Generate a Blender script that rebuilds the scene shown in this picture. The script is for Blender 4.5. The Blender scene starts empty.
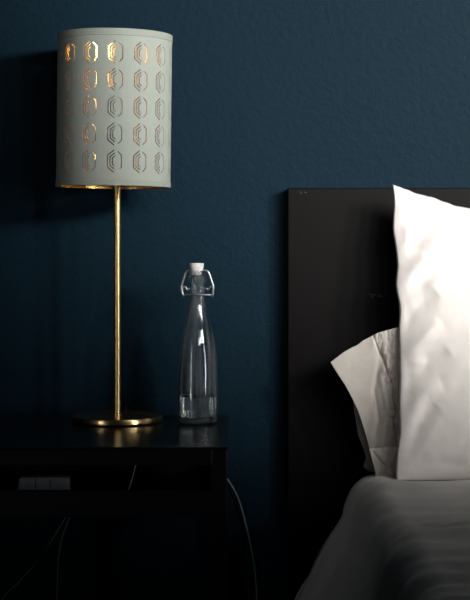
import bpy, bmesh, math, random
from mathutils import Vector, noise, Matrix, geometry
random.seed(7)
PI = math.pi
sc = bpy.context.scene
col = sc.collection
F = 1600.0            # focal length in pixels (600 px tall frame)
HZ = 240.0            # row of the horizon
H = 0.854             # eye height


def at(px, py, Y):
    return Vector(((px - 235.0) * Y / F, Y, H + (HZ - py) * Y / F))


# ------------------------------------------------------------------ materials
def new_mat(name):
    m = bpy.data.materials.new(name)
    m.use_nodes = True
    nt = m.node_tree
    return m, nt, nt.nodes['Principled BSDF']


def N(nt, typ, **kw):
    n = nt.nodes.new(typ)
    for k, v in kw.items():
        setattr(n, k, v)
    return n


def simple(name, colr, rough=0.5, metal=0.0, bump=0.0, scale=50.0, var=0.0, stretch=(1, 1, 1), spec=0.5, detail=4.0):
    m, nt, p = new_mat(name)
    p.inputs['Base Color'].default_value = (*colr, 1)
    p.inputs['Roughness'].default_value = rough
    p.inputs['Metallic'].default_value = metal
    p.inputs['Specular IOR Level'].default_value = spec
    tc = N(nt, 'ShaderNodeTexCoord')
    mp = N(nt, 'ShaderNodeMapping')
    mp.inputs['Scale'].default_value = stretch
    nt.links.new(tc.outputs['Object'], mp.inputs['Vector'])
    ns = N(nt, 'ShaderNodeTexNoise')
    ns.inputs['Scale'].default_value = scale
    ns.inputs['Detail'].default_value = detail
    nt.links.new(mp.outputs[0], ns.inputs['Vector'])
    if var > 0:
        r = N(nt, 'ShaderNodeValToRGB')
        a, b = r.color_ramp.elements
        a.position, b.position = 0.3, 0.7
        a.color = (*[c * (1 - var) for c in colr], 1)
        b.color = (*[min(1, c * (1 + var)) for c in colr], 1)
        nt.links.new(ns.outputs['Fac'], r.inputs[0])
        nt.links.new(r.outputs[0], p.inputs['Base Color'])
    if bump > 0:
        b = N(nt, 'ShaderNodeBump')
        b.inputs['Strength'].default_value = 1.0
        b.inputs['Distance'].default_value = bump
        nt.links.new(ns.outputs['Fac'], b.inputs['Height'])
        nt.links.new(b.outputs[0], p.inputs['Normal'])
    return m


def wall_material():
    m, nt, p = new_mat('painted_wall')
    p.inputs['Base Color'].default_value = (0.0054, 0.0168, 0.0270, 1)
    p.inputs['Roughness'].default_value = 0.5
    p.inputs['Specular IOR Level'].default_value = 0.03
    tc = N(nt, 'ShaderNodeTexCoord')
    n1 = N(nt, 'ShaderNodeTexNoise')
    n1.inputs['Scale'].default_value = 85
    n1.inputs['Detail'].default_value = 3
    n1.inputs['Distortion'].default_value = 0.6
    n2 = N(nt, 'ShaderNodeTexVoronoi')
    n2.inputs['Scale'].default_value = 70
    n2.feature = 'SMOOTH_F1'
    add = N(nt, 'ShaderNodeMath', operation='ADD')
    nt.links.new(tc.outputs['Object'], n1.inputs['Vector'])
    nt.links.new(tc.outputs['Object'], n2.inputs['Vector'])
    nt.links.new(n1.outputs['Fac'], add.inputs[0])
    ml = N(nt, 'ShaderNodeMath', operation='MULTIPLY')
    ml.inputs[1].default_value = -0.35
    nt.links.new(n2.outputs['Distance'], ml.inputs[0])
    nt.links.new(ml.outputs[0], add.inputs[1])
    b = N(nt, 'ShaderNodeBump')
    b.inputs['Strength'].default_value = 1.0
    b.inputs['Distance'].default_value = 0.0012
    nt.links.new(add.outputs[0], b.inputs['Height'])
    nt.links.new(b.outputs[0], p.inputs['Normal'])
    return m


def cloth_material(name, colr, bump=0.0004):
    m, nt, p = new_mat(name)
    p.inputs['Base Color'].default_value = (*colr, 1)
    p.inputs['Roughness'].default_value = 0.9
    p.inputs['Specular IOR Level'].default_value = 0.15
    p.inputs['Sheen Weight'].default_value = 0.15
    tc = N(nt, 'ShaderNodeTexCoord')
    ns = N(nt, 'ShaderNodeTexNoise')
    ns.inputs['Scale'].default_value = 22
    ns.inputs['Detail'].default_value = 5
    ns.inputs['Distortion'].default_value = 1.2
    nt.links.new(tc.outputs['Object'], ns.inputs['Vector'])
    b = N(nt, 'ShaderNodeBump')
    b.inputs['Distance'].default_value = bump * 2.2
    b.inputs['Strength'].default_value = 1.0
    nt.links.new(ns.outputs['Fac'], b.inputs['Height'])
    w = N(nt, 'ShaderNodeTexNoise')
    w.inputs['Scale'].default_value = 700
    nt.links.new(tc.outputs['Object'], w.inputs['Vector'])
    b2 = N(nt, 'ShaderNodeBump')
    b2.inputs['Distance'].default_value = 0.0002
    nt.links.new(w.outputs['Fac'], b2.inputs['Height'])
    nt.links.new(b.outputs[0], b2.inputs['Normal'])
    nt.links.new(b2.outputs[0], p.inputs['Normal'])
    return m


M_wall = wall_material()
M_floor = simple('dark_floorboards', (0.03, 0.022, 0.018), 0.5, bump=0.0006, scale=8, var=0.3, stretch=(1, 10, 1))
M_base = simple('painted_baseboard', (0.012, 0.03, 0.045), 0.5, bump=0.0002, scale=20)
M_black = simple('black_powdercoat', (0.007, 0.007, 0.0072), 0.4, bump=0.00003, scale=900, var=0.15, spec=0.3)
M_top = simple('black_tabletop', (0.009, 0.009, 0.010), 0.22, bump=0.00003, scale=500, var=0.15, spec=0.5)
M_head = simple('black_brown_wood', (0.0025, 0.0021, 0.0021), 0.48, bump=0.00003, scale=9, var=0.12, stretch=(3, 3, 40), spec=0.08, detail=8)
M_frame = simple('bed_frame_wood', (0.010, 0.0085, 0.008), 0.5, bump=0.0002, scale=9, var=0.2, stretch=(3, 3, 40))
M_scuff = simple('pale_scuff', (0.13, 0.13, 0.13), 0.7, scale=600, var=0.3)
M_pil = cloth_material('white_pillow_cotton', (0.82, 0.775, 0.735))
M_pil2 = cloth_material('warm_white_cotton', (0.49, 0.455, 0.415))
M_duv = cloth_material('duvet_cotton', (0.70, 0.68, 0.66))
M_matt = cloth_material('mattress_cloth', (0.5, 0.5, 0.5))
M_shade = simple('grey_green_shade', (0.32, 0.35, 0.31), 0.75, bump=0.00008, scale=700, var=0.05, spec=0.25)
M_trim = simple('shade_trim_fabric', (0.295, 0.325, 0.285), 0.75, bump=0.00008, scale=700, var=0.05, spec=0.25)
M_gold = simple('gold_foil_lining', (0.95, 0.58, 0.17), 0.25, 1.0, bump=0.0022, scale=24, var=0.1, detail=1.0)
M_brass = simple('brushed_brass', (0.75, 0.54, 0.24), 0.33, 1.0, scale=30)
M_brass2 = simple('turned_brass', (0.85, 0.61, 0.28), 0.24, 1.0, scale=60, var=0.08)
M_stop = simple('white_porcelain', (0.80, 0.77, 0.76), 0.35, scale=50, var=0.02)
M_rubber = simple('red_rubber_seal', (0.42, 0.40, 0.38), 0.6, scale=50)
M_wire = simple('steel_wire', (0.62, 0.60, 0.56), 0.28, 1.0, scale=200, var=0.1)
M_cordb = simple('black_cord', (0.006, 0.006, 0.006), 0.5, scale=200)
M_cordw = simple('white_cable_plastic', (0.62, 0.62, 0.60), 0.45, scale=200)
M_cordg = simple('grey_cable_plastic', (0.22, 0.22, 0.22), 0.5, scale=200)
M_box = simple('grey_plastic', (0.24, 0.26, 0.285), 0.45, scale=60, var=0.12, stretch=(3, 1, .2))
M_boxs = simple('dark_grey_seam', (0.06, 0.065, 0.07), 0.5, scale=60)
M_socket = simple('black_socket', (0.02, 0.02, 0.02), 0.4, scale=60)


def glass_mat(name, colr, ior, rough=0.0):
    m = bpy.data.materials.new(name)
    m.use_nodes = True
    nt = m.node_tree
    nt.nodes.remove(nt.nodes['Principled BSDF'])
    g = N(nt, 'ShaderNodeBsdfGlass')
    g.inputs['Color'].default_value = (*colr, 1)
    g.inputs['IOR'].default_value = ior
    g.inputs['Roughness'].default_value = rough or .02
    nt.links.new(g.outputs[0], nt.nodes['Material Output'].inputs['Surface'])
    if name == 'clear_glass':
        tc = N(nt, 'ShaderNodeTexCoord')
        # pale upright streaks mixed into the glass colour, standing for bright reflections
        mp = N(nt, 'ShaderNodeMapping'); mp.inputs['Scale'].default_value = (1, 1, .05)
        st = N(nt, 'ShaderNodeTexNoise'); st.inputs['Scale'].default_value = 75; st.inputs['Detail'].default_value = 3
        rp = N(nt, 'ShaderNodeMapRange')
        rp.inputs['From Min'].default_value = .42; rp.inputs['From Max'].default_value = .72
        rp.inputs['To Min'].default_value = .0; rp.inputs['To Max'].default_value = .085
        df = N(nt, 'ShaderNodeBsdfDiffuse'); df.inputs['Color'].default_value = (.8, .82, .85, 1)
        mx = N(nt, 'ShaderNodeMixShader')
        nt.links.new(tc.outputs['Object'], mp.inputs['Vector']); nt.links.new(mp.outputs[0], st.inputs['Vector'])
        nt.links.new(st.outputs['Fac'], rp.inputs['Value']); nt.links.new(rp.outputs[0], mx.inputs[0])
        nt.links.new(g.outputs[0], mx.inputs[1]); nt.links.new(df.outputs[0], mx.inputs[2])
        nt.links.new(mx.outputs[0], nt.nodes['Material Output'].inputs['Surface'])
        ns = N(nt, 'ShaderNodeTexNoise')
        ns.inputs['Scale'].default_value = 28
        ns.inputs['Detail'].default_value = 1
        b = N(nt, 'ShaderNodeBump')
        b.inputs['Distance'].default_value = 0.0006
        nt.links.new(tc.outputs['Object'], ns.inputs['Vector'])
        nt.links.new(ns.outputs['Fac'], b.inputs['Height'])
        nt.links.new(b.outputs[0], g.inputs['Normal'])
    return m


M_glass = glass_mat('clear_glass', (0.97, 0.985, 0.98), 1.52)
M_water = glass_mat('water', (0.99, 1.0, 1.0), 1.333)
M_bulb = glass_mat('frosted_bulb', (1.0, 0.97, 0.93), 1.4, 0.35)


# ------------------------------------------------------------------ helpers
def obj(name, bm, mat, parent=None, smooth=False, split=None):
    me = bpy.data.meshes.new(name)
    bm.normal_update()
    bm.to_mesh(me)
    bm.free()
    o = bpy.data.objects.new(name, me)
    col.objects.link(o)
    for m in (mat if isinstance(mat, (list, tuple)) else [mat]):
        me.materials.append(m)
    if smooth:
        for p in me.polygons:
            p.use_smooth = True
    if split:
        e = o.modifiers.new('edge_split', 'EDGE_SPLIT')
        e.split_angle = math.radians(split)
    if parent:
        o.parent = parent
        o.location = -parent.location      # geometry below is written in world space
    return o


def empty(name, loc, label, cat, group=None):
    o = bpy.data.objects.new(name, None)
    col.objects.link(o)
    o.location = loc
    o.empty_display_size = 0.05
    tag(o, label, cat, group)
    return o


def tag(o, label=None, cat=None, group=None, kind=None):
    if label: o['label'] = label
    if cat: o['category'] = cat
    if group: o['group'] = group
    if kind: o['kind'] = kind
    return o


def box(bm, x0, x1, y0, y1, z0, z1, bevel=0.0, seg=2):
    r = bmesh.ops.create_cube(bm, size=1.0)
    vs = r['verts']
    for v in vs:
        v.co = Vector(((x0 + x1) / 2 + v.co.x * (x1 - x0), (y0 + y1) / 2 + v.co.y * (y1 - y0), (z0 + z1) / 2 + v.co.z * (z1 - z0)))
    if bevel:
        es = list({e for v in vs for e in v.link_edges})
        bmesh.ops.bevel(bm, geom=es, offset=bevel, segments=seg, profile=0.5, affect='EDGES')
    return bm


def lathe(bm, prof, cx, cy, z0, seg=64, closed=False):
    rings = []
    for r, z in prof:
        if r < 1e-6:
            rings.append([bm.verts.new((cx, cy, z0 + z))])
        else:
            rings.append([bm.verts.new((cx + r * math.cos(2 * PI * i / seg), cy + r * math.sin(2 * PI * i / seg), z0 + z)) for i in range(seg)])
    prs = list(zip(rings[:-1], rings[1:]))
    if closed:
        prs.append((rings[-1], rings[0]))
    for a, b in prs:
        for i in range(seg):
            j = (i + 1) % seg
            if len(a) == 1 and len(b) == 1: continue
            if len(a) == 1: bm.faces.new((a[0], b[j], b[i]))
            elif len(b) == 1: bm.faces.new((a[i], a[j], b[0]))
            else: bm.faces.new((a[i], a[j], b[j], b[i]))
    bmesh.ops.recalc_face_normals(bm, faces=bm.faces)
    return bm


def smooth_path(pts, n=8):
    pts = [Vector(p) for p in pts]
    out = []
    P = [2 * pts[0] - pts[1]] + pts + [2 * pts[-1] - pts[-2]]
    for i in range(1, len(P) - 2):
        p0, p1, p2, p3 = P[i - 1:i + 3]
        for k in range(n):
            t = k / n
            out.append(0.5 * ((2 * p1) + (-p0 + p2) * t + (2 * p0 - 5 * p1 + 4 * p2 - p3) * t * t + (-p0 + 3 * p1 - 3 * p2 + p3) * t ** 3))
    out.append(pts[-1])
    return out


def tube(bm, pts, r, seg=10, sm=8, closed=False):
    if sm: pts = smooth_path(pts, sm)
    pts = [Vector(p) for p in pts]
    rings = []
    nrm = None
    for i, p in enumerate(pts):
        if closed:
            t = (pts[(i + 1) % len(pts)] - pts[i - 1]).normalized()
        else:
            t = (pts[min(i + 1, len(pts) - 1)] - pts[max(i - 1, 0)]).normalized()
        if nrm is None:
            nrm = t.orthogonal().normalized()
        nrm = (nrm - t * nrm.dot(t)).normalized()
        b = t.cross(nrm)
        rings.append([bm.verts.new(p + r * (math.cos(2 * PI * k / seg) * nrm + math.sin(2 * PI * k / seg) * b)) for k in range(seg)])
    prs = list(zip(rings[:-1], rings[1:]))
    if closed: prs.append((rings[-1], rings[0]))
    for a, b in prs:
        for k in range(seg):
            bm.faces.new((a[k], a[(k + 1) % seg], b[(k + 1) % seg], b[k]))
    if not closed:
        bm.faces.new(rings[0]); bm.faces.new(rings[-1])
    bmesh.ops.recalc_face_normals(bm, faces=bm.faces)
    return bm


def interp(tab, x):
    if x <= tab[0][0]: return tab[0][1]
    for (a, b), (c, d) in zip(tab[:-1], tab[1:]):
        if x <= c:
            t = (x - a) / (c - a)
            t2 = t * t * (3 - 2 * t) * .5 + t * .5
            return b + (d - b) * t2
    return tab[-1][1]


def fbm(x, y, z=0.0, o=4):
    s, a, f = 0, 1, 1
    for _ in range(o):
        s += a * noise.noise(Vector((x * f, y * f, z + f)))
        a *= .5; f *= 2.03
    return s


def seg_dist(p, a, b):
    ax, ay = a; bx, by = b; px, py = p
    dx, dy = bx - ax, by - ay
    L = dx * dx + dy * dy
    t = max(0, min(1, ((px - ax) * dx + (py - ay) * dy) / L))
    return math.hypot(px - ax - t * dx, py - ay - t * dy), t


def path_dist(p, pts):
    best = (1e9, 0)
    n = len(pts) - 1
    for i in range(n):
        d, t = seg_dist(p, pts[i], pts[i + 1])
        if d < best[0]: best = (d, (i + t) / n)
    return best


def folds_at(p, folds):
    """sum of soft creases; each fold = (points, amplitude, width), all in metres in the cloth plane"""
    h = 0
    for pts, amp, w in folds:
        d, t = path_dist(p, pts)
        if d < 3 * w:
            e = math.exp(-(d / w) ** 2)
            h += amp * e * math.sin(PI * min(1, max(0, .12 + .88 * t))) ** .6
    return h


# ------------------------------------------------------------------ room
WY = 3.125
bm = bmesh.new(); box(bm, -3.0, 3.4, WY, WY + .12, -.0, 2.6); o = obj('wall_back', bm, M_wall)
tag(o, 'dark teal blue painted wall with fine orange-peel texture', 'wall', kind='structure')
bm = bmesh.new(); box(bm, -3.0, 3.4, -1.2, WY + .12, -.1, 0.0); o = obj('floor', bm, M_floor)
tag(o, 'dark wooden floor in deep shadow', 'floor', kind='structure')
bm = bmesh.new(); box(bm, -3.0, 3.4, WY - .004, WY + .01, 0.0, .07, .002); o = obj('baseboard_back', bm, M_base)
tag(o, 'low painted baseboard along the dark blue wall', 'baseboard', kind='structure')

# ------------------------------------------------------------------ bed
bed = empty('bed', (1.0, 2.0, 0), 'black-brown wooden bed with a tall flat headboard against the blue wall', 'bed')
HBY = 3.08
bm = bmesh.new()
box(bm, .1015, 1.90, HBY, HBY + .042, 0.03, H + 52 * HBY / F, .0022, 3)
hb = obj('headboard', bm, M_head, bed)
bm = bmesh.new()
for (a, b) in [((368.5, 294), (373, 295)), ((373.5, 295.5), (376, 294.6)), ((377, 296), (380, 297)), ((380, 295), (383, 297.5)), ((371, 297), (374, 297.2)), ((378.5, 293.8), (379.5, 295))]:
    A = at(*a, HBY - .0003); B = at(*b, HBY - .0003)
    tube(bm, [A, (A + B) / 2 + Vector((0, 0, .0004)), B], .00042, 6, 3)
sm = obj('scuff_mark', bm, M_scuff); sm.parent = hb; tag(sm, 'small pale scuffs on the headboard')
bm = bmesh.new()
for (a, b) in [((300, 191.5), (301.5, 194)), ((304, 192), (307, 192.8))]:
    A = at(*a, HBY - .0003); B = at(*b, HBY - .0003)
    tube(bm, [A, (A + B) / 2, B], .00035, 6, 3)
sm = obj('scuff_mark', bm, M_scuff); sm.parent = hb
bm = bmesh.new(); box(bm, .26, 1.81, 1.08, 3.075, .20, .395, .04, 5)
obj('mattress', bm, M_matt, bed, smooth=True)
for nm, a in (('side_rail', (.225, .248, 1.05, 3.079, .16, .34)), ('side_rail', (1.812, 1.835, 1.05, 3.079, .16, .34)), ('footboard', (.225, 1.835, 1.02, 1.049, .10, .36)),
              ('slatted_base', (.25, 1.81, 1.06, 3.07, .17, .199))):
    bm = bmesh.new(); box(bm, *a, .002); obj(nm, bm, M_frame, bed)
for x in (.23, 1.78):
    bm = bmesh.new(); box(bm, x, x + .05, 1.06, 1.11, 0.0, .16, .002); obj('leg', bm, M_frame, bed)


# ------------------------------------------------------------------ duvet
PY = 2.80
prof = [(470, 482), (430, 481), (395, 479.5), (380, 478), (370, 479.5), (362, 483.5), (355, 490), (351, 499), (348.2, 508), (347, 517), (343, 525), (335, 537), (323, 555), (310, 575),
        (297, 597), (287, 622), (279, 655), (274, 700), (272, 742)]
prof3 = [Vector((1.95, 0, H + (HZ - 483) * PY / F)), Vector((1.2, 0, H + (HZ - 480) * PY / F)), Vector((.7, 0, H + (HZ - 481) * PY / F))] + [Vector(((x - 235) * PY / F, 0, H + (HZ - y) * PY / F)) for x, y in prof]
pp = smooth_path(prof3, 10)
# resample evenly
L = [0]
for a, b in zip(pp[:-1], pp[1:]): L.append(L[-1] + (b - a).length)
nS = 300; res = []
k = 0
for i in range(nS + 1):
    s = L[-1] * i / nS
    while k < len(L) - 2 and L[k + 1] < s: k += 1
    res.append(pp[k].lerp(pp[k + 1], (s - L[k]) / max(1e-9, L[k + 1] - L[k])))
bm = bmesh.new()
nY = 230; grid = []
random.seed(11)
dfolds = []
# long soft folds that fan out from the pillows over the edge of the bed (cloth plane: x = distance from edge, y = depth)
for pts, a, w in [([(.40, 2.66), (.20, 2.70), (.02, 2.62)], .012, .022), ([(.75, 2.52), (.35, 2.60), (.05, 2.50)], .012, .028),
                  ([(.70, 2.40), (.35, 2.46), (.10, 2.34)], .014, .03), ([(.60, 2.72), (.45, 2.70), (.30, 2.66)], .008, .018),
                  ([(.55, 2.28), (.25, 2.32), (-.05, 2.18)], .014, .03), ([(.8, 2.2), (.45, 2.14), (.1, 2.05)], .014, .035),
                  ([(.10, 2.78), (-.05, 2.70), (-.25, 2.55)], .010, .020), ([(.05, 2.6), (-.1, 2.5), (-.3, 2.4)], .014, .024),
                  ([(.02, 2.86), (-.10, 2.80), (-.2, 2.74)], .008, .014)]:
    dfolds.append((pts, a, w))
s_edge = min(range(nS + 1), key=lambda i: abs(res[i].x - .20) + abs(res[i].z - .40))
for j in range(nY + 1):
    v = j / nY
    y = 3.04 - v * (3.04 - 1.05)
    row = []
    for i in range(nS + 1):
        p = res[i].copy()
        t = (res[min(i + 1, nS)] - res[max(i - 1, 0)]).normalized()
        nrm = Vector((-t.z, 0, t.x)) * -1
        if nrm.z < -.2: nrm = -nrm
        if nrm.z < 0 and nrm.x > 0: nrm = -nrm
        sdist = (s_edge - i) * L[-1] / nS
        h = folds_at((sdist, y), dfolds)
        # anisotropic ripples running out from under the pillow
        h += .006 * fbm(sdist * 2.6 + y * 1.2, y * 9 - sdist * 5.0, 3.1, 3) + .006 * fbm(sdist * 2, y * 2.2, 8, 2)
        h += .0075 * fbm(sdist * 2.5 + y * 2, y * 14 - sdist * 8.5, 1.7, 2)
        m = min(1, max(0.0, (3.04 - y) / .10))
        q = p + nrm * h * (0.35 + .65 * m)
        # drape narrows a little towards the head
        low = max(0, (.40 - p.z) / .3)
        q.x += low * (-.03 * (2.8 - y))
        if y > 2.8:
            q.x *= 1 + .9 * (y / 2.8 - 1); q.z = H - (H - q.z) * (1 + .9 * (y / 2.8 - 1))
        if y < 1.25:
            q.z -= (1.25 - y) ** 2 * 2.5
        q.z = max(q.z, .03 + .02 * abs(fbm(sdist * 4, y * 4)))
        if y > 2.80:
            lift = min(1, (y - 2.80) / .1)
            q.z -= .0 * lift * max(0, min(1, (sdist - .0) / .05))
        row.append(bm.verts.new((q.x, y + .004 * fbm(sdist * 6, y * 6, 9, 2), q.z)))
    grid.append(row)
for j in range(nY):
    for i in range(nS):
        bm.faces.new((grid[j][i], grid[j][i + 1], grid[j + 1][i + 1], grid[j + 1][i]))
bmesh.ops.recalc_face_normals(bm, faces=bm.faces)
duvet = obj('duvet', bm, M_duv, smooth=True)
s = duvet.modifiers.new('thick', 'SOLIDIFY'); s.thickness = .010; s.offset = -1
tag(duvet, 'rumpled white duvet spread over the bed below the pillows', 'duvet')


# ------------------------------------------------------------------ pillows
def pillow(name, mat, XL, XR, ZT, zb, yfun, thick_f, thick_b, folds, nzamp, parent=None, nu=200, nv=150, seed=0.0):
    """closed cushion: XL(v), XR edges, ZT(u) top; yfun(z) centre plane"""
    bm = bmesh.new()
    def P(u, v, side):
        zt = ZT(u)
        z = zb + (zt - zb) * v
        xl = XL(z)
        x = xl + (XR - xl) * u
        e = (max(0, 4 * u * (1 - u))) ** .78 * (max(0, 4 * v * (1 - v))) ** .5
        sag = 1 + .25 * (0.5 - v)
        y = yfun(z)
        if side < 0:
            m = min(1, 14 * u, 14 * (1 - u), 14 * v, 14 * (1 - v))
            h = thick_f * e * sag + m * (folds_at((x, z), folds) + nzamp * fbm(x * 7 + seed, z * 7 - x * 3, seed, 4) + nzamp * .25 * fbm(x * 16, z * 12 - x * 9, seed + 4, 2))
            # little puckers along the side seam
            h += .0022 * math.sin(z * 210 + 3 * math.sin(z * 40)) * math.exp(-u * 45) * m
            y -= h
        else:
            y += thick_b * e
        return (x + .0015 * math.sin(z * 60 + seed) * (1 - u), y, z)
    F0 = [[bm.verts.new(P(i / nu, j / nv, -1)) for i in range(nu + 1)] for j in range(nv + 1)]
    B0 = [[(F0[j][i] if i in (0, nu) or j in (0, nv) else bm.verts.new(P(i / nu, j / nv, 1))) for i in range(nu + 1)] for j in range(nv + 1)]
    for j in range(nv):
        for i in range(nu):
            bm.faces.new((F0[j][i], F0[j][i + 1], F0[j + 1][i + 1], F0[j + 1][i]))
            try: bm.faces.new((B0[j][i], B0[j + 1][i], B0[j + 1][i + 1], B0[j][i + 1]))
            except ValueError: pass
    bmesh.ops.recalc_face_normals(bm, faces=bm.faces)
    return obj(name, bm, mat, parent, smooth=True)


def px2(px, py, Y):
    p = at(px, py, Y); return (p.x, p.z)


Yp = lambda z: 2.862 + (z - .44) / .52 * .12       # lean of the front pillow
def pyz(py):                                        # height of row py on that leaning plane
    z = .7
    for _ in range(20): z = H + (HZ - py) * Yp(z) / F
    return z
left_px = [(184, 392.3), (189, 392.6), (205, 393.2), (230, 393.6), (250, 395.0), (268, 396.8), (285, 396.4), (305, 398.5), (325, 398.5), (345, 400), (370, 398.6), (395, 399.8), (430, 398.8), (455, 397.4), (478, 396.2)]
left_tab = sorted([(pyz(py), (x - 235) * Yp(pyz(py)) / F) for py, x in left_px])
XR1 = .93
XL1 = .29
top_px = [(392.3, 184), (397, 186), (405, 189), (416, 193.4), (430, 196.5), (443, 201.5), (455, 205.6), (470, 208), (500, 211), (560, 213), (640, 212), (700, 203), (740, 190), (752, 184)]
top_tab = [(max(0, ((x - 235) * 2.955 / F - XL1) / (XR1 - XL1)), pyz(py)) for x, py in top_px]
Yf = 2.87
fl = []
for pts, a, w in [([(402, 262), (420, 240), (440, 226)], -.0050, .013), ([(404, 226), (420, 214), (436, 212)], -.0036, .011), ([(410, 300), (430, 276), (456, 262)], -.0055, .014),
                  ([(404, 285), (418, 268), (430, 256)], .0045, .012), ([(403, 330), (420, 305), (438, 292)], -.0045, .013), ([(404, 205), (412, 232), (408, 262)], .0030, .010),
                  ([(402, 390), (428, 362), (448, 350)], -.0042, .014), ([(404, 420), (424, 392), (440, 384)], .0040, .014), ([(408, 450), (418, 420), (436, 404)], -.0040, .012),
                  ([(404, 360), (422, 340), (440, 322)], .0040, .012), ([(404, 345), (409, 380), (405, 430)], -.0035, .009), ([(405, 290), (410, 318), (405, 345)], -.0035, .009),
                  ([(440, 245), (460, 236), (480, 238)], .0035, .014), ([(412, 190), (430, 204), (455, 214)], -.0022, .010), ([(420, 470), (440, 462), (470, 464)], -.003, .012)]:
    fl.append(([px2(x, y, Yf) for x, y in pts], a * (2.3 if pts[0][1] < 235 else 1.6), w))
fp = pillow('pillow', M_pil, lambda z: interp(left_tab, z), XR1, lambda u: interp(top_tab, u), pyz(481), Yp, .105, .012, fl, .0050, seed=2.3)
tag(fp, 'large bright white pillow standing in front with a pointed top corner', 'pillow')

# the pillow behind, with the open end of its case
bp = empty('pillow', (.55, 3.0, .45), 'warm white pillow behind, its open pillowcase end sticking out left', 'pillow')
Yb = lambda z: 2.965 + (z - .44) / .40 * .05
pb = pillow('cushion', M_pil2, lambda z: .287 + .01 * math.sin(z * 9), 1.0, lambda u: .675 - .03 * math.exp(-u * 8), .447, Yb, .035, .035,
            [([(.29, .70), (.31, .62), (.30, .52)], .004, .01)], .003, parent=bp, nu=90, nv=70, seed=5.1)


def polyl(pts, t):
    n = [0]
    for a, b in zip(pts[:-1], pts[1:]): n.append(n[-1] + math.hypot(b[0] - a[0], b[1] - a[1]))
    s = t * n[-1]
    for i in range(len(pts) - 1):
        if s <= n[i + 1] + 1e-9:
            k = (s - n[i]) / max(1e-9, n[i + 1] - n[i])
            return (pts[i][0] + (pts[i + 1][0] - pts[i][0]) * k, pts[i][1] + (pts[i + 1][1] - pts[i][1]) * k)
    return pts[-1]


def patch(name, mat, left, top, right, bottom, yfun, parent, nu=70, nv=90, thick=.0022):
    """cloth panel between four hand-drawn borders at the panel's own depth"""
    bm = bmesh.new(); g = []
    c00, c10, c01, c11 = left[0], top[-1], left[-1], bottom[-1]
    for j in range(nv + 1):
        v = j / nv; row = []
        for i in range(nu + 1):
            u = i / nu
            l = polyl(left, v); r = polyl(right, v); t = polyl(top, u); b = polyl(bottom, u)
            q = [(1 - u) * l[k] + u * r[k] + (1 - v) * t[k] + v * b[k] - ((1 - u) * (1 - v) * c00[k] + u * (1 - v) * c10[k] + (1 - u) * v * c01[k] + u * v * c11[k]) for k in (0, 1)]
            p = at(q[0], q[1], 2.97)
            y = yfun(q[0], q[1], u, v)
            row.append(bm.verts.new((p.x, y, p.z)))
        g.append(row)
    for j in range(nv):
        for i in range(nu):
            bm.faces.new((g[j][i], g[j][i + 1], g[j + 1][i + 1], g[j + 1][i]))
    bmesh.ops.recalc_face_normals(bm, faces=bm.faces)
    o = obj(name, bm, mat, parent, smooth=True)
    s = o.modifiers.new('thick', 'SOLIDIFY'); s.thickness = thick; s.offset = 0
    return o


seam = [(372, 333), (376, 346), (382, 358), (386, 372), (391, 384), (391, 396), (395, 408), (392, 420), (395, 436), (394, 447)]
seam2 = [(385, 330), (390, 345), (396, 360), (400, 380), (398, 400), (402, 430)]
def yflap(x, y, u, v):
    d, t = path_dist((x, y), seam)
    side = x - polyl(seam, t)[0]
    Y = 2.962
    Y -= .005 * (1 / (1 + math.exp(-(side) / 2.2))) + .026 * max(0, min(1, (x - 350) / 50)) ** 1.3               # the filled part stands forward of the flat hem
    Y += .0065 * math.exp(-(d / 1.3) ** 2) * min(1, .25 + t * 3)                        # stitched groove
    Y += .0034 * math.sin(t * 44 + 2.5 * math.sin(t * 17) + side * .25) * math.exp(-(d / 5.0) ** 2) * min(1, t * 5)  # gathers
    d2, t2 = path_dist((x, y), [(380, 345), (374, 390), (378, 420), (372, 440)])
    Y += .0035 * math.exp(-(d2 / 2.6) ** 2) * math.sin(PI * t2)
    d2, t2 = path_dist((x, y), [(388, 352), (380, 375), (386, 410), (380, 438)])
    Y -= .003 * math.exp(-(d2 / 2.2) ** 2) * math.sin(PI * t2)
    if side > 0:
        Y += .0050 * fbm(x * .13, y * .06, 2, 5) * min(1, side / 3)
    Y += .0022 * fbm(x * .03, y * .03, 5, 2)
    Y -= .012 * max(0, v - .5) * 2 * u
    return Y
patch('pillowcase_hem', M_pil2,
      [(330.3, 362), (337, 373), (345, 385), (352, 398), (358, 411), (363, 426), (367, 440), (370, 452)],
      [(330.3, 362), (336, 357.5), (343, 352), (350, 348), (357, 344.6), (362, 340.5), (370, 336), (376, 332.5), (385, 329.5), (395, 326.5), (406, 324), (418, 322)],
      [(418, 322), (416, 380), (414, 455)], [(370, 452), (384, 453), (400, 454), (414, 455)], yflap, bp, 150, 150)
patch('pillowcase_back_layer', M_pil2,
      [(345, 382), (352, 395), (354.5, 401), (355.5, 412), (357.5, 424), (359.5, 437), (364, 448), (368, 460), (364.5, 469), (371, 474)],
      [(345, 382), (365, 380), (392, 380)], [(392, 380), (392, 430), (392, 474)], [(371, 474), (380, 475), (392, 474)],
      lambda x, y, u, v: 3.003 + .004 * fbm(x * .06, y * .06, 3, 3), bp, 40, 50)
def ytuck(x, y, u, v):
    d, t = path_dist((x, y), [(371, 449), (378, 458), (384, 463), (379, 469), (374, 474)])
    side = (x - 380) * .02
    d3, t3 = path_dist((x, y), [(396, 446), (386, 460), (390, 476)])
    return 2.925 + .004 * math.exp(-(d / 1.5) ** 2) - .004 * math.exp(-(d3 / 2.5) ** 2) + .0025 * fbm(x * .09, y * .09, 6, 3) - .012 * v
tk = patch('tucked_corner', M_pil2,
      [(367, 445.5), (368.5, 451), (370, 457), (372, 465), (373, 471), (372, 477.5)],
      [(367, 445.5), (376, 445), (386, 443.5), (396, 444), (402, 444)], [(402, 444), (402, 460), (402, 479)], [(372, 477.5), (384, 479.5), (402, 479)], ytuck, bp, 40, 40)

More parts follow.
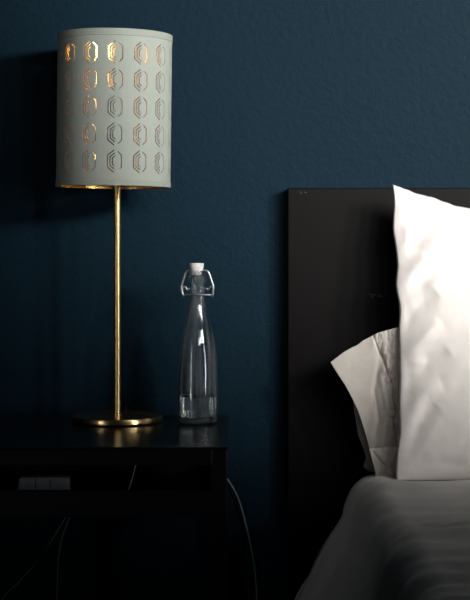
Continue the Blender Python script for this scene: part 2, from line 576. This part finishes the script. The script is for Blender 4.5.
# ------------------------------------------------------------------ nightstand
TZ = .515; TF = 2.62; TB = 3.105; TXR = -.0115; TXL = -.60
ns_ = empty('nightstand', (-.3, 2.85, 0), 'black metal side table with an open tray shelf, under the lamp and bottle', 'side table')
bm = bmesh.new(); box(bm, TXL, TXR, TF - .003, TB, TZ - .004, TZ, .0012, 2); obj('tabletop', bm, M_top, ns_)
lw = .0232
for (x, y) in ((TXR - .003 - lw, TF), (TXL + .003, TF), (TXR - .003 - lw, TB - lw - .002), (TXL + .003, TB - lw - .002)):
    bm = bmesh.new(); box(bm, x, x + lw, y, y + lw, 0, TZ - .0042, .0005, 2); obj('leg', bm, M_black, ns_)
xa, xb = TXL + .003 + lw, TXR - .003 - lw
for a in ((xa, xb, TF, TF + .02, TZ - .030, TZ - .0042), (xa, xb, TB - .022, TB - .002, TZ - .030, TZ - .0042)):
    bm = bmesh.new(); box(bm, *a, .001); obj('apron', bm, M_black, ns_)
for x in (TXL + .004, TXR - .003 - lw + .001):
    bm = bmesh.new(); box(bm, x, x + .02, TF + lw, TB - lw - .002, TZ - .030, TZ - .0042, .001); obj('apron', bm, M_black, ns_)
z1 = H - 251 * TF / F; z0 = H - 277 * TF / F
bm = bmesh.new()
box(bm, xa, xb, TF + .001, TF + .012, z0, z1, .001)
box(bm, xa, xb, TF + .012, TB - .014, z0, z0 + .004, 0)
box(bm, xa, xb, TB - .014, TB - .004, z0, z1, .001)
box(bm, xa, xa + .004, TF + .012, TB - .014, z0, z1, 0)
box(bm, xb - .004, xb, TF + .012, TB - .014, z0, z1, 0)
obj('tray_shelf', bm, M_black, ns_)
TRZ = z0 + .004

# grey box on the tray
bx = empty('storage_box', (at(46, 480, 2.82).x, 2.83, TRZ), 'small grey rounded box lying in the open tray of the side table', 'box')
bm = bmesh.new()
xl, xr = at(16.5, 0, 2.80).x, at(69.5, 0, 2.80).x
box(bm, xl, xr, 2.795, 2.835, TRZ + .0003, H - 237 * 2.80 / F, .0045, 4)
for v in bm.verts:
    k = (v.co.z - TRZ) / .04
    if v.co.x < (xl + xr) / 2: v.co.x += .005 * k
obj('body', bm, M_box, bx, smooth=True, split=40)
bm = bmesh.new()
bm.free()
for f in (.36, .64):
    x = xl + (xr - xl) * f
    bm = bmesh.new(); box(bm, x, x + .0012, 2.7945, 2.80, TRZ + .006, TRZ + .032, 0)
    obj('seam_line', bm, M_boxs, bx)

# cables
def cable(name, pts, r, mat, label, group=None):
    bm = bmesh.new(); tube(bm, pts, r, 10, 10)
    o = obj(name, bm, mat, smooth=True); tag(o, label, 'cable', group); return o
cable('charging_cable', [at(140, 470, 3.0) + Vector((0, 0, .05)) * 0 + Vector((.004, .0, .012)), at(136, 465, 2.95), at(132.5, 477, 2.90), at(128, 490, 2.86), Vector((at(122, 500, 2.84).x, 2.83, TRZ + .003)), Vector((at(105, 500, 2.8).x, 2.80, TRZ + .0022)), Vector((at(92, 500, 2.8).x, 2.84, TRZ + .0022))],
      .0013, M_cordw, 'short white cable dropping steeply into the tray of the side table')
cable('power_cable', [at(170, 470, 3.112), at(185, 464.5, 3.113), at(196, 465, 3.113), at(210, 469.5, 3.113), at(221, 474, 3.1145), at(228, 480, 3.115), at(238, 498, 3.115), at(245.5, 523, 3.115), at(251.5, 550, 3.115), at(256, 582, 3.115), at(258, 640, 3.11), Vector((at(258, 660, 3.1).x, 3.09, .05)), Vector((.03, 3.0, .003))],
      .0016, M_cordg, 'grey cable curving down the wall right of the side table')
cable('thin_cable', [at(67, 514, 2.93) , at(65, 518, 2.93), at(53, 538, 2.95), at(38, 560, 2.97), at(18, 583, 3.0), at(2, 600, 3.0), at(-15, 640, 3.02)],
      .0011, M_cordg, 'thin cable under the tray slanting down towards the left')
cable('thin_cable', [at(70, 514, 2.93), at(68.5, 520, 2.93), at(61.5, 540, 2.94), at(58.5, 560, 2.95), at(57.5, 580, 2.96), at(57, 610, 2.96), at(57, 660, 2.96)],
      .0011, M_cordg, 'thin cable under the tray hanging almost straight down')

# ------------------------------------------------------------------ lamp
LY = 2.985; LX = at(117.3, 0, LY).x
lamp = empty('table_lamp', (LX, LY, TZ), 'brass table lamp with grey-green cut-out drum shade on the black side table', 'lamp')
bm = bmesh.new()
lathe(bm, [(0, 0.0008), (.080, 0.0008), (.084, .0018), (.0848, .0030), (.0850, .0105), (.0843, .0122), (.082, .0128), (.03, .0132), (.0, .0132)], LX, LY, TZ, 128)
obj('base', bm, M_brass2, lamp, smooth=True, split=30)
bm = bmesh.new()
PR = .0064
zs0 = H + (HZ - 187) * LY / F            # bottom of the shade
lathe(bm, [(0, .0128), (PR + .0015, .0132), (PR + .0015, .0155), (PR, .0165), (PR, zs0 - TZ - .004), (PR, zs0 - TZ + .06), (0, zs0 - TZ + .06)], LX, LY, TZ, 40)
obj('pole', bm, M_brass, lamp, smooth=True, split=30)
bm = bmesh.new()
lathe(bm, [(PR - .001, -.004), (.0095, -.0038), (.0098, -.003), (.0098, .0035), (.009, .0045), (PR - .001, .0045)], LX, LY, zs0, 40, closed=True)
obj('collar', bm, M_brass, lamp, smooth=True, split=30)
bm = bmesh.new()
lathe(bm, [(0, 0.05), (.016, .05), (.0165, .052), (.0165, .095), (.0155, .098), (0, .098)], LX, LY, zs0, 40)
obj('socket', bm, M_socket, lamp, smooth=True, split=30)
bm = bmesh.new()
lathe(bm, [(0, .098), (.011, .099), (.012, .108), (.018, .122), (.026, .142), (.028, .158), (.0245, .176), (.014, .187), (0, .190)], LX, LY, zs0, 40)
obj('bulb', bm, simple('opal_bulb', (.8, .78, .72), .35, scale=40), lamp, smooth=True)

SR = 57 * LY / F; SH = 151.5 * LY / F
# unrolled shade with real slots
def slot(pts, w):
    pts = [Vector(p) for p in pts]; Lf, Rt = [], []
    for i, p in enumerate(pts):
        if i == 0: n = (pts[1] - p).normalized(); n = Vector((-n.y, n.x)); k = 1
        elif i == len(pts) - 1: n = (p - pts[i - 1]).normalized(); n = Vector((-n.y, n.x)); k = 1
        else:
            a = (p - pts[i - 1]).normalized(); b = (pts[i + 1] - p).normalized()
            na = Vector((-a.y, a.x)); nb = Vector((-b.y, b.x)); n = (na + nb).normalized(); k = 1 / max(.5, n.dot(na))
        Lf.append(p + n * k * w / 2); Rt.append(p - n * k * w / 2)
    return Lf + Rt[::-1]
u = LY / F
ms = [([(-.6, 11.0), (-6.9, 5.9), (-6.9, -5.9), (-.6, -11.0)], .95), ([(.1, 8.0), (-4.4, 4.5), (-4.4, -4.5), (.1, -8.0)], .95),
      ([(.6, 5.2), (-2.0, 3.2), (-2.0, -3.2), (.6, -5.2)], .9), ([(2.9, 9.7), (6.6, 6.0), (6.6, -6.0), (2.9, -9.7)], .85)]
motif = [slot([(a_ * u, b_ * u * .98) for a_, b_ in p_], w_ * u) for p_, w_ in ms]
NC = 14; W = 2 * PI * SR
verts, faces = [], []
NX, NZ = 168, 14
for i in range(NX + 1):
    for j in range(NZ + 1):
        verts.append(Vector((-W / 2 + W * i / NX, SH * j / NZ)))
for k in range(NC):
    cx = -W / 2 + W * (k + .5) / NC
    for rw in range(5):
        cz = SH / 2 + (106.6 - (54 + 26.3 * rw)) * u
        for s_ in motif:
            n0 = len(verts)
            if sum(s_[i].x*s_[i-1].y-s_[i-1].x*s_[i].y for i in range(len(s_))) > 0: s_ = s_[::-1]
            for p in s_: verts.append(Vector((cx + p.x, cz + p.y)))
            faces.append(list(range(n0, n0 + len(s_))))
vo, eo, fo, ov, oe, of = geometry.delaunay_2d_cdt(verts, [], faces, 0, 1e-7)
bm = bmesh.new()
# column 6.5 of 14 must face the camera: cx = 0 lies between columns 6 and 7 -> shift by half a column
ang0 = -PI / 2 + (W / NC / 2) / SR + math.radians(4.2 + 1.1)
SX = at(114.2, 0, LY).x
cen = Vector((SX, LY, zs0 + SH / 2)); tilt = Matrix.Rotation(math.radians(.7), 3, 'Y')
def wrap(x, z, r=SR):
    a = ang0 + x / SR
    return cen + tilt @ Vector((r * math.cos(a), r * math.sin(a), z - SH / 2))
vb = [bm.verts.new(wrap(v.x, v.y)) for v in vo]
for f, orig in zip(fo, of):
    if len(orig): continue
    try: bm.faces.new([vb[i] for i in f])
    except ValueError: pass
bmesh.ops.remove_doubles(bm, verts=bm.verts, dist=1e-5)
bmesh.ops.delete(bm, geom=[v for v in bm.verts if not v.link_faces], context='VERTS')
bm.normal_update()
for f in bm.faces:
    c = f.calc_center_median() - cen
    if f.normal.dot(Vector((c.x, c.y, 0))) < 0: f.normal_flip()
shade = obj('lamp_shade', bm, [M_shade, M_gold], lamp, smooth=True)
s = shade.modifiers.new('thick', 'SOLIDIFY'); s.thickness = .0009; s.offset = -1; s.material_offset = 1; s.material_offset_rim = 0
e = shade.modifiers.new('es', 'EDGE_SPLIT'); e.split_angle = math.radians(45)
tag(shade, 'grey-green drum shade pierced with rows of hexagon slots, gold inside')
def band(name, za, zb, parent):
    bm = bmesh.new(); n = 128
    prof = [(SR + .0001, za), (SR + .0009, za + .0004), (SR + .0009, zb - .0004), (SR + .0001, zb)]
    rings = []
    for r, z in prof:
        rings.append([bm.verts.new(cen + tilt @ Vector((r * math.cos(2 * PI * i / n), r * math.sin(2 * PI * i / n), z - SH / 2))) for i in range(n)])
    for a, b in zip(rings, rings[1:] + rings[:1]):
        for i in range(n): bm.faces.new((a[i], a[(i + 1) % n], b[(i + 1) % n], b[i]))
    bmesh.ops.recalc_face_normals(bm, faces=bm.faces)
    o = obj(name, bm, M_trim, None, smooth=True, split=30)
    o.parent = parent
    o.matrix_parent_inverse = Matrix.Identity(4)
    return o
band('trim_band', -.0004, 5.2 * u, shade); band('trim_band', SH - 6.5 * u, SH + .0004, shade)
bm = bmesh.new()
for k in range(3):
    a = math.radians(70 + 120 * k)
    A = cen + Vector((0, 0, -SH / 2 + .004)); A.x = LX; A.z += 0
    B = cen + tilt @ Vector(((SR - .0012) * math.cos(a), (SR - .0012) * math.sin(a), -SH / 2 + .004))
    D = Vector((B.x - LX, B.y - LY, 0)).normalized()
    tube(bm, [Vector((LX, LY, zs0 + .001)) + D * .009, B], .0012, 8, 0)
obj('shade_spider', bm, M_brass, lamp, smooth=True)
bm = bmesh.new()
tube(bm, [Vector((LX + .010, LY + .080, TZ + .006)), at(127, 404, 3.085), at(131, 399.5, 3.095), at(135, 400, 3.105), at(138, 406, 3.112), at(140, 415, 3.115), at(141, 440, 3.116), at(142, 470, 3.116)], .0021, 8, 8)
obj('power_cord', bm, M_cordb, lamp, smooth=True)

# ------------------------------------------------------------------ bottle
BY = 2.972; BX = at(197.8, 0, BY).x; q = BY / F * .985
bottle = empty('glass_bottle', (BX, BY, TZ), 'clear glass swing-top bottle with white stopper, right of the lamp', 'bottle')
outer = [(0, 1.6), (12, 1.2), (16.5, .2), (18.6, .6), (20.2, 2.2), (20.7, 4.5), (20.8, 28), (20.4, 42), (19.8, 54), (19.1, 64), (18.2, 75), (16.7, 84), (14.8, 93), (13.0, 101), (11.2, 109), (9.6, 117), (8.5, 125), (7.8, 134),
         (7.6, 139), (7.7, 141), (9.0, 143), (9.6, 145.5), (9.4, 148), (8.3, 149.2), (7.9, 150.5), (8.2, 151.8), (8.0, 153.2), (7.0, 153.8)]
inner = [(5.6, 153.2), (5.2, 150), (5.2, 139), (5.4, 134), (6.2, 125), (7.3, 117), (8.9, 109), (10.7, 101), (12.5, 93), (14.4, 84), (16.0, 75), (17.0, 64), (17.8, 54), (18.4, 42), (18.9, 28), (18.9, 9), (18.2, 6.6), (15.5, 5.0), (0, 5.4)]
def spl(pr, n=4):
    return [(max(0, p.x), p.y) for p in smooth_path([Vector((a, b, 0)) for a, b in pr], n)]
pr = [(r * q, z * q) for r, z in spl(outer) + spl(inner)]
pr[0] = (0, pr[0][1]); pr[-1] = (0, pr[-1][1])
bm = bmesh.new(); lathe(bm, pr, BX, BY, TZ + .0003, 96)
obj('bottle_glass', bm, M_glass, bottle, smooth=True)
# embossed mark in the shoulder of the glass
bm = bmesh.new()
def onb(px, py):
    h = (424 - py + 0) ; r = interp([(a[1], a[0]) for a in outer[6:20]], h) * q
    x = (px - 197.6) * q; x = max(-r * .98, min(r * .98, x))
    return Vector((BX + x, BY - math.sqrt(r * r - x * x) - .0001, TZ + .0003 + h * q))
for ln in ([(203, 341), (202.4, 347)], [(205.5, 341), (203, 344), (205.5, 347)], [(206.5, 347), (208, 341), (209, 347)]):
    tube(bm, [onb(*p) for p in ln], .0005, 6, 0)
obj('embossed_mark', bm, M_glass, bottle, smooth=True)
wpr = [(0, 5.4)] + [(15.45, 5.05), (18.15, 6.65), (18.95, 9.0), (18.93, 28.6), (18.3, 27.3), (17.3, 26.8), (15, 26.6), (0, 26.6)]
bm = bmesh.new(); lathe(bm, [(r * q * .997, z * q + .0001) for r, z in wpr], BX, BY, TZ + .0003, 96)
w = obj('water', bm, M_water, smooth=True, split=50); tag(w, 'shallow clear water filling the bottom of the glass bottle', 'water')
bm = bmesh.new()
lathe(bm, [(0, 148), (3.6, 148), (4.6, 150), (5.2, 152.8), (6.0, 154.5), (6.8, 157), (7.3, 160.5), (7.2, 161.4), (6.6, 161.8), (0, 162)], 0, 0, 0, 48)
for v in bm.verts: v.co = Vector((BX + (v.co.x - 1.2 * v.co.z / 162) * q, BY + v.co.y * q, TZ + v.co.z * q))
obj('stopper', bm, M_stop, bottle, smooth=True, split=40)
zb_ = lambda py: TZ + (425 - py) * q
bm = bmesh.new()
bxp = lambda px, py, dy=0: Vector((BX + (px - 197.6) * q, BY + dy, zb_(py)))
cx = 196.6
tube(bm, [bxp(203, 270.5), bxp(206.5, 270.8), bxp(209, 273.5), bxp(212.2, 283), bxp(213.4, 287), bxp(213, 293), bxp(212.3, 297.5)], 1.0 * q, 8, 6)
tube(bm, [bxp(190, 270.5), bxp(187.5, 270.8), bxp(185.2, 273.5), bxp(181.8, 284), bxp(181, 288), bxp(181.8, 292.5), bxp(183.5, 297.5)], 1.0 * q, 8, 6)
obj('bail_wire', bm, M_wire, bottle, smooth=True)
bm = bmesh.new()
def ringp(py, r, n=40):
    return [Vector((BX + r * q * math.cos(2 * PI * i / n), BY + r * q * math.sin(2 * PI * i / n), zb_(py))) for i in range(n)]
tube(bm, ringp(295.2, 9.0), .55 * q, 8, 0, closed=True)
obj('neck_wire', bm, M_wire, bottle, smooth=True)
for sgn in (-1, 1):
    bm = bmesh.new(); tube(bm, [bxp(197.6 + sgn * 8.5, 288.5), bxp(197.6 + sgn * 10.5, 290), bxp(197.6 + sgn * 12.5, 287.5), bxp(197.6 + sgn * 15, 287.2), bxp(197.6 + sgn * 15.6, 290), bxp(197.6 + sgn * 15.2, 295)], .85 * q, 8, 5)
    obj('hinge_wire', bm, M_wire, bottle, smooth=True)
bm = bmesh.new()
tube(bm, [bxp(183.2, 296, 0), bxp(184, 295.5, -.014), bxp(190, 295, -.018), bxp(197, 295.2, -.019), bxp(205, 295, -.018), bxp(211.5, 295.3, -.014), bxp(212.6, 296, 0)], .85 * q, 8, 6)
obj('closing_lever', bm, M_wire, bottle, smooth=True)

# ------------------------------------------------------------------ light
def look(o, tgt):
    d = Vector(tgt) - o.location
    o.rotation_euler = d.to_track_quat('-Z', 'Y').to_euler()
for i_, (lx, ly, en) in enumerate(((.30, .05, 28), (.80, .10, 66), (1.20, .20, 135), (1.62, .40, 222), (2.05, .65, 330))):  # spots stand for the window; the weak first one is added to soften headboard shadow
    ld = bpy.data.lights.new('window_and_fill_spot', 'SPOT')
    ld.energy = en; ld.spot_size = math.radians(46); ld.spot_blend = .58; ld.shadow_soft_size = .18
    ld.color = (1.0, .975, .945)
    k = bpy.data.objects.new('window_and_fill_spot', ld); col.objects.link(k); k.location = (lx, ly, 1.70)
    tx = .72; d_ = math.hypot(tx - lx, 3.1 - ly)
    look(k, (tx, 3.1, 1.70 - math.tan(math.radians(3.9)) * d_))
for loc, tgt, e, w_ in (((2.2, .9, .95), (0, 3.0, .98), .9, .14), ((-1.9, .7, .95), (0, 3.0, .98), .25, .09)):  # strip lights added for streaked reflections on the glass and brass
    ad = bpy.data.lights.new('added_glossy_strip', 'AREA')
    ad.shape = 'RECTANGLE'; ad.size = w_; ad.size_y = 1.4; ad.energy = e; ad.color = (.97, .98, 1.0); ad.spread = math.radians(34)
    a = bpy.data.objects.new('added_glossy_strip', ad); col.objects.link(a); a.location = loc; look(a, tgt)
wd = bpy.data.worlds.new('room_ambience'); sc.world = wd; wd.use_nodes = True
wd.node_tree.nodes['Background'].inputs[0].default_value = (1.0, .95, .9, 1)
wd.node_tree.nodes['Background'].inputs[1].default_value = .002

# ------------------------------------------------------------------ camera
cd = bpy.data.cameras.new('camera'); cam = bpy.data.objects.new('camera', cd); col.objects.link(cam)
cam.location = (0, 0, H); cam.rotation_euler = (PI / 2, 0, 0)
cd.sensor_fit = 'VERTICAL'; cd.sensor_height = 36.0; cd.lens = F / 600 * 36.0
cd.shift_y = -(300 - HZ) / 600
cd.clip_start = .05
sc.camera = cam
sc.view_settings.view_transform = 'Standard'
sc.view_settings.look = 'None'
sc.view_settings.exposure = 0
sc.view_settings.gamma = 1
sc.cycles.max_bounces = 14
sc.cycles.transmission_bounces = 12
sc.cycles.use_denoising = True
